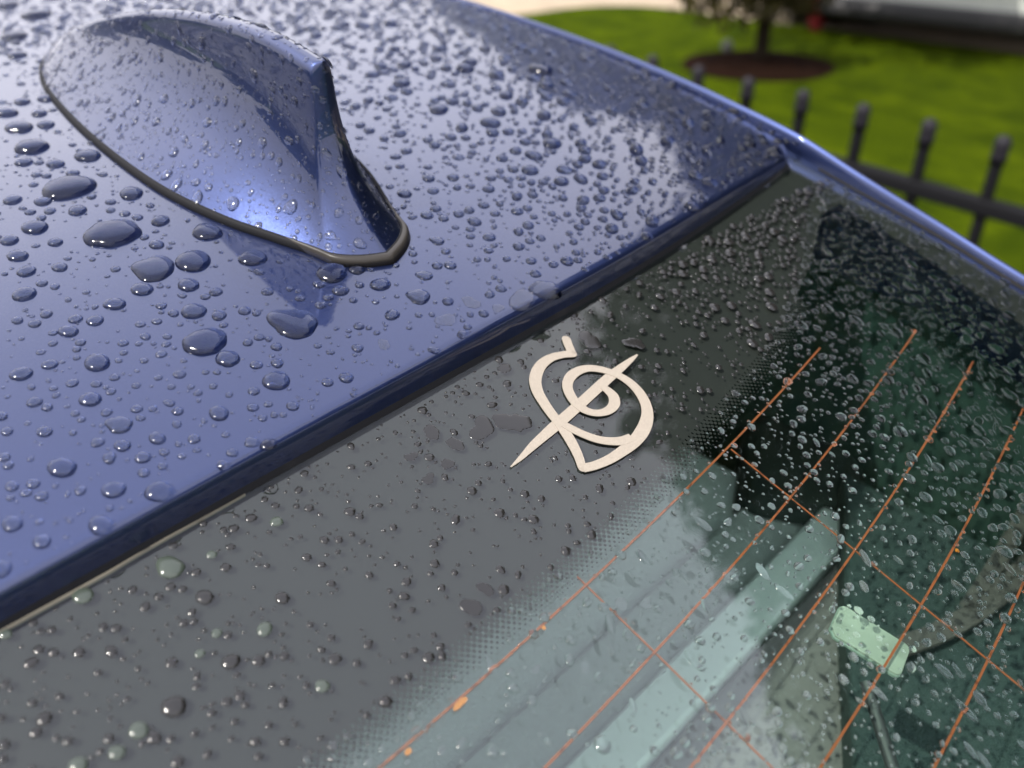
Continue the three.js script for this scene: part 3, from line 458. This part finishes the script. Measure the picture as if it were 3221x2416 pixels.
for (const e of beads) {
  const hit = onWhich(e.x, e.y); if (!hit) continue;
  const r = (e.w / 2) * hit.dist / FPX * 0.97;
  if (!free(hit.roof, hit.b, hit.d, r * 0.6)) continue;
  claim(hit.roof, hit.b, hit.d, r);
  if (shown >= 290) { left.push({ ...hit, r }); continue; }
  const big = clamp((r - 0.01) / 0.06, 0, 1), flatFilm = e.form === 'film';
  const g = dropGeometry(rnd, flatFilm ? { ratio: 0.035, lobe: 0.22, rings: 6, seg: 40, flat: 5 } : e.form === 'slab' ? { ratio: 0.12, lobe: 0.10, flat: 4, seg: 36 } : e.form === 'leaf' ? { ratio: 0.27, lobe: 0.05, tail: 0.42, seg: 40, rings: 10 } : { ratio: lerp(0.46, 0.30, big) * (hit.roof ? 1 : 0.78), lobe: lerp(0.05, 0.075, big), seg: big > 0.2 ? 40 : 26, rings: big > 0.2 ? 11 : 8, flat: lerp(2.1, 2.8, big) });
  const stretch = between(0.86, 1.05), turn = e.form === 'leaf' ? between(2.0, 2.6) : between(-0.4, 0.4) - 0.79, pl = placement(hit.roof, hit.b, hit.d, turn, e.form === 'leaf' ? r * 0.86 : r, r, r * stretch);
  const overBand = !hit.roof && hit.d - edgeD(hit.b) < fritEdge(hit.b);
  const m = mesh('water_drop', g, overBand ? (PAINTED_CAUSTIC.some((p) => Math.hypot(p[0] - e.x, p[1] - e.y) < 3) ? M.waterPaintedCaustic : M.waterDark) : hit.roof ? M.waterRoof : M.water);
  m.applyMatrix4(car.matrixWorld.clone().multiply(new THREE.Matrix4().compose(pl.p, pl.q, pl.s)));
  const nm = named.find((n) => Math.hypot(n[0] - e.x, n[1] - e.y) < 4);
  if (nm) tag(m, nm[2], 'water drop'); else { const [l, group] = labelOf(e.x, e.y, hit.roof, flatFilm); tag(m, l, 'water drop', group); }
  shown++;
}
{ // the countless small ones
  const shapes = []; for (let i = 0; i < 3; i++) shapes.push(dropGeometry(rnd, { ratio: 0.5, lobe: 0.10, rings: 5, seg: 14, flat: 2 }));
  const lists = { roof: [[], [], []], glass: [[], [], []], band: [[], [], []] };
  const put = (roof, b, d, r, elong = 1, turn = null, ratio = 1) => { if (!free(roof, b, d, r * 0.95)) return; claim(roof, b, d, r); const e = between(0.78, 1.08) * elong; const pl = placement(roof, b, d, turn ?? between(0, 6.28), r * e, r * between(0.75, 1.05) * ratio, r / Math.sqrt(e)); (roof ? lists.roof : d - edgeD(b) < fritEdge(b) + 0.01 ? lists.band : lists.glass)[Math.floor(rnd() * 3)].push(new THREE.Matrix4().compose(pl.p, pl.q, pl.s)); };
  for (const l of left) put(l.roof, l.b, l.d, l.r * 0.97);
  const inFin = (b, d) => d > -1.95 && d < -0.31 && Math.abs(b - FIN_B) < 0.245 * Math.pow(Math.sin(Math.PI * clamp((d + 1.97) / 1.67, 0, 1)), 0.55);
  for (let n = 0; n < 30000; n++) { // roof: dense and coarser away from the rear edge and towards the far side
    const d = -5.2 * Math.pow(rnd(), 1.15) - 0.012, b = between(-1.9, roofRight(d) - 0.02); if (inFin(b, d)) continue;
    const far = clamp(smooth(b, 0.45, 1.2) + smooth(-d, 1.6, 2.6), 0, 1);
    if (rnd() > lerp(0.62, 1, far)) continue;
    const t = rnd(), r = lerp(0.0026 + 0.0105 * Math.pow(t, 3.0), 0.006 + 0.022 * Math.pow(t, 2.2), far);
    put(true, b, d + edgeD(b), r);
  }
  const wide = mulberry(77); // the rain lies on the rest of roof and window too
  for (let n = 0; n < 17000; n++) {
    const far = wide() < 0.3, d = far ? -5.2 - 5 * wide() : -6 * wide() - 0.02, b = far ? between(-4, roofRight(d) - 0.03, wide) : between(-5, -1.8, wide), t = wide();
    put(true, b, d, lerp(0.006, 0.028, Math.pow(t, 2.4)));
  }
  for (let n = 0; n < 5000; n++) { const d = 0.02 + 3.4 * wide(), b = d > 1.9 ? between(-3, glassRight(d) - 0.03, wide) : between(-4, -1.1, wide); put(false, b, d, lerp(0.004, 0.017, Math.pow(wide(), 2.6)), 1, null, 0.8); }
  for (let n = 0; n < 70; n++) { const d = between(0.5, 1.25), b = between(-0.35, 1.15); if (d < fritEdge(b) + 0.03) continue; put(false, b, d, between(0.006, 0.0125), between(1.5, 2.3), 1.25 + between(-0.35, 0.35), 0.35); }
  for (let n = 0; n < 26000; n++) { // window: dark band sparse round beads, far side crowded
    const d = 0.02 + 1.9 * Math.pow(rnd(), 1.2), b = between(-1.1, glassRight(d) - 0.02);
    const far = smooth(b - 0.25 * (1 - d), 0.55, 1.05);
    if (rnd() > lerp(d < fritEdge(b) ? 0.30 : 0.55, 1, far)) continue;
    const t = rnd(), r = lerp(0.0026 + 0.0080 * Math.pow(t, 3.2), 0.0045 + 0.015 * Math.pow(t, 2.2), far);
    put(false, b, d, r, lerp(1, 1.35, far * rnd()), null, lerp(d < fritEdge(b) ? 0.72 : 1, 0.6, far));
  }
  for (const [where, label] of [['roof', 'countless fine rain beads covering the blue roof'], ['glass', 'countless fine rain beads covering the clear part of the rear window'], ['band', 'countless fine rain beads on the black band of the window']]) {
    const holder = new THREE.Group(); holder.name = where + '_rain_beads'; kind(holder, 'stuff'); holder.userData.label = label; scene.add(holder);
    holder.applyMatrix4(car.matrixWorld);
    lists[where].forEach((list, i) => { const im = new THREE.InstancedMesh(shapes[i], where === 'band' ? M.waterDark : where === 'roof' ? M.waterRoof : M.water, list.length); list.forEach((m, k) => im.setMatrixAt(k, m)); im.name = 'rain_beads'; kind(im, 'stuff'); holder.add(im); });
  }
  // drops clinging to the fin
  const p = finGeo.attributes.position, nn = finGeo.attributes.normal, ix = finGeo.index, area = [], a = V(), b = V(), c = V(); let total = 0;
  for (let i = 0; i < ix.count; i += 3) { a.fromBufferAttribute(p, ix.getX(i)); b.fromBufferAttribute(p, ix.getX(i + 1)); c.fromBufferAttribute(p, ix.getX(i + 2)); total += b.sub(a).cross(c.sub(a)).length() / 2; area.push(total); }
  const spots = [], ms = [[], [], []];
  for (let n = 0; n < 4200; n++) {
    const t = rnd() * total; let lo = 0, hi = area.length - 1; while (lo < hi) { const m = (lo + hi) >> 1; if (area[m] < t) lo = m + 1; else hi = m; }
    let u = rnd(), v = rnd(); if (u + v > 1) { u = 1 - u; v = 1 - v; }
    const q = [0, 1, 2].map((k) => ix.getX(lo * 3 + k)), P = V(0, 0, 0), N = V(0, 0, 0);
    [1 - u - v, u, v].forEach((w, k) => { P.addScaledVector(a.fromBufferAttribute(p, q[k]), w); N.addScaledVector(a.fromBufferAttribute(nn, q[k]), w); });
    N.normalize(); if (N.y < 0) N.negate();
    if ((P.x / S - FIN_B) * N.x < -0.001 && Math.abs(N.x) > 0.5) N.x *= -1;
    const r = (0.0025 + 0.014 * Math.pow(rnd(), 4)) * S;
    if (spots.some((s) => s.p.distanceTo(P) < (s.r + r) * 1.1)) continue; spots.push({ p: P, r });
    const e = between(0.8, 1.5) , quat = new THREE.Quaternion().setFromUnitVectors(V(0, 1, 0), N).multiply(new THREE.Quaternion().setFromAxisAngle(V(0, 1, 0), between(0, 6.28)));
    ms[Math.floor(rnd() * 3)].push(new THREE.Matrix4().compose(P, quat, V(r * e, r * 0.8, r)));
  }
  const holder = new THREE.Group(); holder.name = 'fin_rain_beads'; kind(holder, 'stuff'); holder.userData.label = 'fine rain beads clinging to the shark fin antenna'; scene.add(holder); holder.applyMatrix4(car.matrixWorld);
  ms.forEach((list, i) => { const im = new THREE.InstancedMesh(shapes[i], M.water, list.length); list.forEach((m, k) => im.setMatrixAt(k, m)); im.name = 'rain_beads'; kind(im, 'stuff'); holder.add(im); });
}

// ───────────────────────── fence ─────────────────────────
{
  const fence = thing('iron_fence', 0.452, 0.012, -1.285);
  tag(fence, 'black iron picket fence standing on the lawn beyond the car', 'fence');
  fence.rotation.y = Math.atan2(0.75, 0.66) * -1;       // runs away to the upper left, parallel to the car
  const picket = mergeGeometries([new RoundedBoxGeometry(0.0135, 1.16, 0.0135, 2, 0.002).translate(0, 0.585, 0)]);
  const knob = new THREE.LatheGeometry([[0.0001, 0.036], [0.006, 0.0355], [0.0105, 0.031], [0.0115, 0.022], [0.0105, 0.012], [0.0118, 0.008], [0.0118, 0], [0.0001, 0]].map(([x, y]) => new THREE.Vector2(x, y)), 20).scale(0.88, 0.92, 0.88).translate(0, 1.163, 0);
  const cap = std(0.009, 0.008, 0.011, { roughness: 0.6, specularIntensity: 0.45 });
  for (let i = -26; i <= 16; i++) { const m = mesh('picket', picket, M.iron, fence); m.position.x = i * 0.0965 + 0.058; const k = mesh('cap', knob, cap, m); }
  for (const y of [1.103, 0.14]) mesh('rail', new RoundedBoxGeometry(4.5, 0.021, 0.024, 2, 0.004).translate(-0.4, y, 0), M.iron, fence);
}

// ───────────────────────── trees, shrubs ─────────────────────────
const leafShape = (() => { const s = new THREE.Shape(); s.moveTo(0, -0.5); s.quadraticCurveTo(0.36, -0.1, 0, 0.5); s.quadraticCurveTo(-0.36, -0.1, 0, -0.5); const g = new THREE.ShapeGeometry(s, 3); const h = g.clone().rotateY(1.1).translate(0.2, 0.3, 0.1), k = g.clone().rotateX(0.9).translate(-0.25, 0.1, -0.2); return mergeGeometries([g, h, k]); })();
function foliage(name, parent, blobs, count, size, colour, r) {
  const im = new THREE.InstancedMesh(leafShape, std(...colour, { roughness: 1, specularIntensity: 0.2, transmission: 0.35, thickness: 0 }), count), q = new THREE.Quaternion(), e = new THREE.Euler(), c = new THREE.Color();
  for (let i = 0; i < count; i++) {
    const [x, y, z, rx, ry, rz] = blobs[Math.floor(r() * blobs.length)];
    const u = r() * 2 - 1, t = r() * 6.283, k = Math.sqrt(1 - u * u), q3 = Math.pow(r(), 0.42) * (1 + 0.18 * noise.noise(k * Math.cos(t) * 3 + x, u * 3 + y, k * Math.sin(t) * 3));
    const s = size * (0.6 + 0.8 * r()); e.set(r() * 6.28, r() * 6.28, r() * 6.28);
    im.setMatrixAt(i, new THREE.Matrix4().compose(V(x + rx * q3 * k * Math.cos(t), y + ry * q3 * u, z + rz * q3 * k * Math.sin(t)), q.setFromEuler(e), V(s, s, s)));
    const b = 0.65 + 0.7 * r(); im.setColorAt(i, c.setRGB(b, b * (0.92 + 0.16 * r()), b * 0.9));
  }
  im.name = name; kind(im, 'stuff'); im.castShadow = true; parent.add(im); return im;
}
function limb(points, radii) { const curve = new THREE.CatmullRomCurve3(points), n = 24, F = curve.computeFrenetFrames(n), P = curve.getSpacedPoints(n); return grid(12, n, (i, j) => { const t = j / n, a = i / 12 * 6.2832, R = lerp(radii[0], radii[1], t) * (1 + 0.12 * noise.noise(i * 0.9, j * 0.5, 3)); return P[j].clone().addScaledVector(F.normals[j], R * Math.cos(a)).addScaledVector(F.binormals[j], R * Math.sin(a)); }); }
function tree(name, label, x, z, trunkR, h, blobs, count, size, colour, seed, group) {
  const r = mulberry(seed), t = thing(name, x, 0, z); tag(t, label, 'tree', group);
  const parts = [limb([V(0, -0.05, 0), V(-0.02 * h * 0.3, h * 0.3, 0.02), V(0.02, h * 0.6, -0.03), V(0, h, 0)], [trunkR, trunkR * 0.35])];
  for (const bl of blobs.slice(0, 7)) parts.push(limb([V(0, h * 0.45, 0), V(bl[0] * 0.4, lerp(h * 0.5, bl[1], 0.4), bl[2] * 0.4), V(bl[0] * 0.85, bl[1], bl[2] * 0.85)], [trunkR * 0.5, trunkR * 0.12]));
  mesh('trunk', mergeGeometries(parts), M.bark, t);
  foliage('crown', t, blobs, count, size, colour, r);
  return t;
}
const blobsIn = (cx, cy, cz, R, H, n, r, small = 0.45) => Array.from({ length: n }, () => { const u = r() * 2 - 1, t = r() * 6.28, k = Math.sqrt(1 - u * u) * Math.pow(r(), 0.4), s = small * (0.7 + 0.6 * r()); return [cx + R * k * Math.cos(t), cy + H * u * 0.8, cz + R * k * Math.sin(t), R * s, H * s * 0.8, R * s]; });
{
  const r = mulberry(5);
  tree('young_tree', 'young small leaved tree on the lawn in a brown mulch ring', 1.80, -6.65, 0.055, 3.2, [...blobsIn(0, 2.4, 0, 1.0, 1.3, 16, r), [-0.32, 0.55, 0.1, 0.42, 0.30, 0.35], [0.15, 0.62, 0.1, 0.35, 0.25, 0.3], [-0.1, 0.6, 0.2, 0.4, 0.25, 0.3]], 7000, 0.07, [0.032, 0.028, 0.007], 11);
  tree('broad_tree', 'large dark broad leaved tree right of the fence, seen mirrored in the wet glass', 6.3, -3.1, 0.22, 6.6, blobsIn(0, 5.4, 0, 2.7, 3.4, 34, r, 0.40), 46000, 0.22, [0.020, 0.030, 0.011], 12);
  tree('broad_tree', 'second dark broad leaved tree behind the first, above the white vehicle', 5.6, -4.9, 0.2, 5.6, blobsIn(0, 5.0, 0, 2.6, 3.6, 34, r, 0.42), 46000, 0.22, [0.020, 0.030, 0.011], 13);
  tree('broad_tree', 'third dark broad leaved tree behind the camera to the right of the car', 7.6, 1.2, 0.22, 7, blobsIn(0, 5.9, 0, 3.0, 3.2, 28, r, 0.42), 34000, 0.24, [0.020, 0.030, 0.011], 14);
  for (const [x, z, h] of [[-12, -7, 3.6], [-13, 0.5, 3.3], [-12.5, 6.5, 3.8], [-6, 13, 4]]) tree('background_tree', 'dense dark tree on the near side of the car, seen only in reflections', x, z, 0.2, h * 0.75, blobsIn(0, h * 0.5, 0, 2.8, h * 0.45, 16, r, 0.42), 5000, 0.32, [0.04, 0.055, 0.022], 60 + z, 'dark trees on the near side');
  const back = [[-9, -22, 3.4], [-3.2, -24, 5.4], [1.6, -24.5, 10], [5.2, -22.5, 14], [9.6, -20, 15], [14, -14, 14], [15, -6, 12]];
  for (const [x, z, h] of back) tree('background_tree', 'dense dark tree beyond the drive, seen only in reflections', x, z, 0.2, h * 0.75, blobsIn(0, h * 0.52, 0, 1.7 + h * 0.11, h * 0.42, 20, r, 0.42), Math.round(900 * h), 0.42, [0.024, 0.034, 0.014], 20 + x, 'dark trees beyond the drive');
  const mulch = thing('mulch_ring', 1.78, 0.0, -6.62);
  const g = grid(40, 8, (i, j) => { const t = i / 40 * 6.2832, q = j / 8, R = q * (0.55 + 0.03 * noise.noise(Math.cos(t) * 2, Math.sin(t) * 2, 1)); return V(R * Math.cos(t), 0.006 + 0.05 * (1 - q * q) + 0.012 * noise.noise(R * Math.cos(t) * 14, R * Math.sin(t) * 14, 2) * (q < 1 ? 1 : 0), R * Math.sin(t) * 0.85); });
  const mm = std(0.026, 0.011, 0.006, { roughness: 1, specularIntensity: 0.1, bumpMap: tex(speck, 6, 6) }); mm.bumpScale = 0.02;
  mesh('mulch', g, mm, mulch); kind(mulch, 'stuff'); mulch.userData.label = 'ring of brown mulch around the young tree';
  const st = new THREE.IcosahedronGeometry(0.045, 4), P = st.attributes.position; for (let i = 0; i < P.count; i++) { const v = V().fromBufferAttribute(P, i), k = 1 + 0.16 * noise.noise(v.x * 22, v.y * 22, v.z * 22); P.setXYZ(i, v.x * k, v.y * k * 1.15, v.z * k); } st.computeVertexNormals();
  const stone = mesh('garden_stone', st, std(0.13, 0.13, 0.12, { roughness: 0.9, specularIntensity: 0.2 })); stone.position.set(1.62, 0.06, -6.95); tag(stone, 'pale rounded stone on the lawn left of the young tree trunk', 'stone');
  const b1 = thing('shrub', 2.62, 0, -8.3); foliage('foliage', b1, blobsIn(0, 0.35, 0, 0.45, 0.4, 9, r, 0.5), 2200, 0.07, [0.03, 0.024, 0.012], r); mesh('stem', limb([V(0, 0, 0), V(0.02, 0.3, 0), V(0, 0.6, 0)], [0.03, 0.01]), M.bark, b1); tag(b1, 'dark brownish shrub at the lawn edge beside the white vehicle', 'shrub');
  const b2 = thing('flowering_shrub', 2.53, 0, -7.85); foliage('blossom', b2, blobsIn(0, 0.2, 0, 0.07, 0.22, 7, r, 0.6), 500, 0.05, [0.30, 0.035, 0.04], r); mesh('stem', limb([V(0, 0, 0), V(0.01, 0.12, 0), V(0, 0.3, 0)], [0.012, 0.006]), M.bark, b2); tag(b2, 'narrow red flowering plant standing before the dark shrub', 'plant');
}

// ───────────────────────── white vehicle parked on the drive ─────────────────────────
{
  const v = thing('parked_vehicle', 3.30, 0, -7.18, 0);
  v.rotation.y = Math.atan2(-0.56, 0.83) ;              // its end faces the lawn; its length runs away along local -z
  tag(v, 'white vehicle with dark lower bumper parked beyond the lawn', 'car');
  const lower = new THREE.Shape(); lower.moveTo(-0.88, 0.27); lower.bezierCurveTo(-0.9, 0.9, -0.86, 0.95, -0.80, 0.98); lower.lineTo(0.80, 0.98); lower.bezierCurveTo(0.86, 0.95, 0.9, 0.9, 0.88, 0.27); lower.quadraticCurveTo(0, 0.24, -0.88, 0.27);
  mesh('body', new THREE.ExtrudeGeometry(lower, { depth: 4.2, bevelEnabled: true, bevelSize: 0.05, bevelThickness: 0.08, bevelSegments: 4 }).translate(0, 0, -4.3), M.white, v);
  const cab = new THREE.Shape(); cab.moveTo(-0.78, 0.98); cab.lineTo(-0.62, 1.6); cab.quadraticCurveTo(0, 1.68, 0.62, 1.6); cab.lineTo(0.78, 0.98); cab.lineTo(-0.78, 0.98);
  mesh('cabin', new THREE.ExtrudeGeometry(cab, { depth: 2.7, bevelEnabled: true, bevelSize: 0.03, bevelThickness: 0.12, bevelSegments: 3 }).translate(0, 0, -2.95), M.white, v);
  mesh('rear_glass', new THREE.PlaneGeometry(1.2, 0.45).rotateX(-0.12).translate(0, 1.28, -0.115), std(0.01, 0.012, 0.013, { roughness: 0.05 }), v);
  mesh('bumper', new RoundedBoxGeometry(1.88, 0.13, 0.34, 4, 0.05).translate(0, 0.235, -0.03), M.darkPlastic, v);
  for (const s of [-1, 1]) mesh('tail_lamp', new RoundedBoxGeometry(0.16, 0.30, 0.06, 3, 0.02).translate(s * 0.78, 0.80, 0.07), M.redLens, v);
  mesh('underbody', new RoundedBoxGeometry(1.5, 0.12, 3.9, 2, 0.03).translate(0, 0.27, -2.2), M.darkPlastic, v);
  for (const [x, z] of [[-0.76, -0.75], [0.76, -0.75], [-0.76, -3.4], [0.76, -3.4]]) { const w = mesh('wheel', new THREE.CylinderGeometry(0.32, 0.32, 0.22, 36).rotateZ(Math.PI / 2).translate(x, 0.32, z), M.tyre, v); mesh('rim', new THREE.CylinderGeometry(0.2, 0.2, 0.23, 24).rotateZ(Math.PI / 2).translate(x, 0.32, z), M.rim, w); }
}
renderer.render(scene, camera);
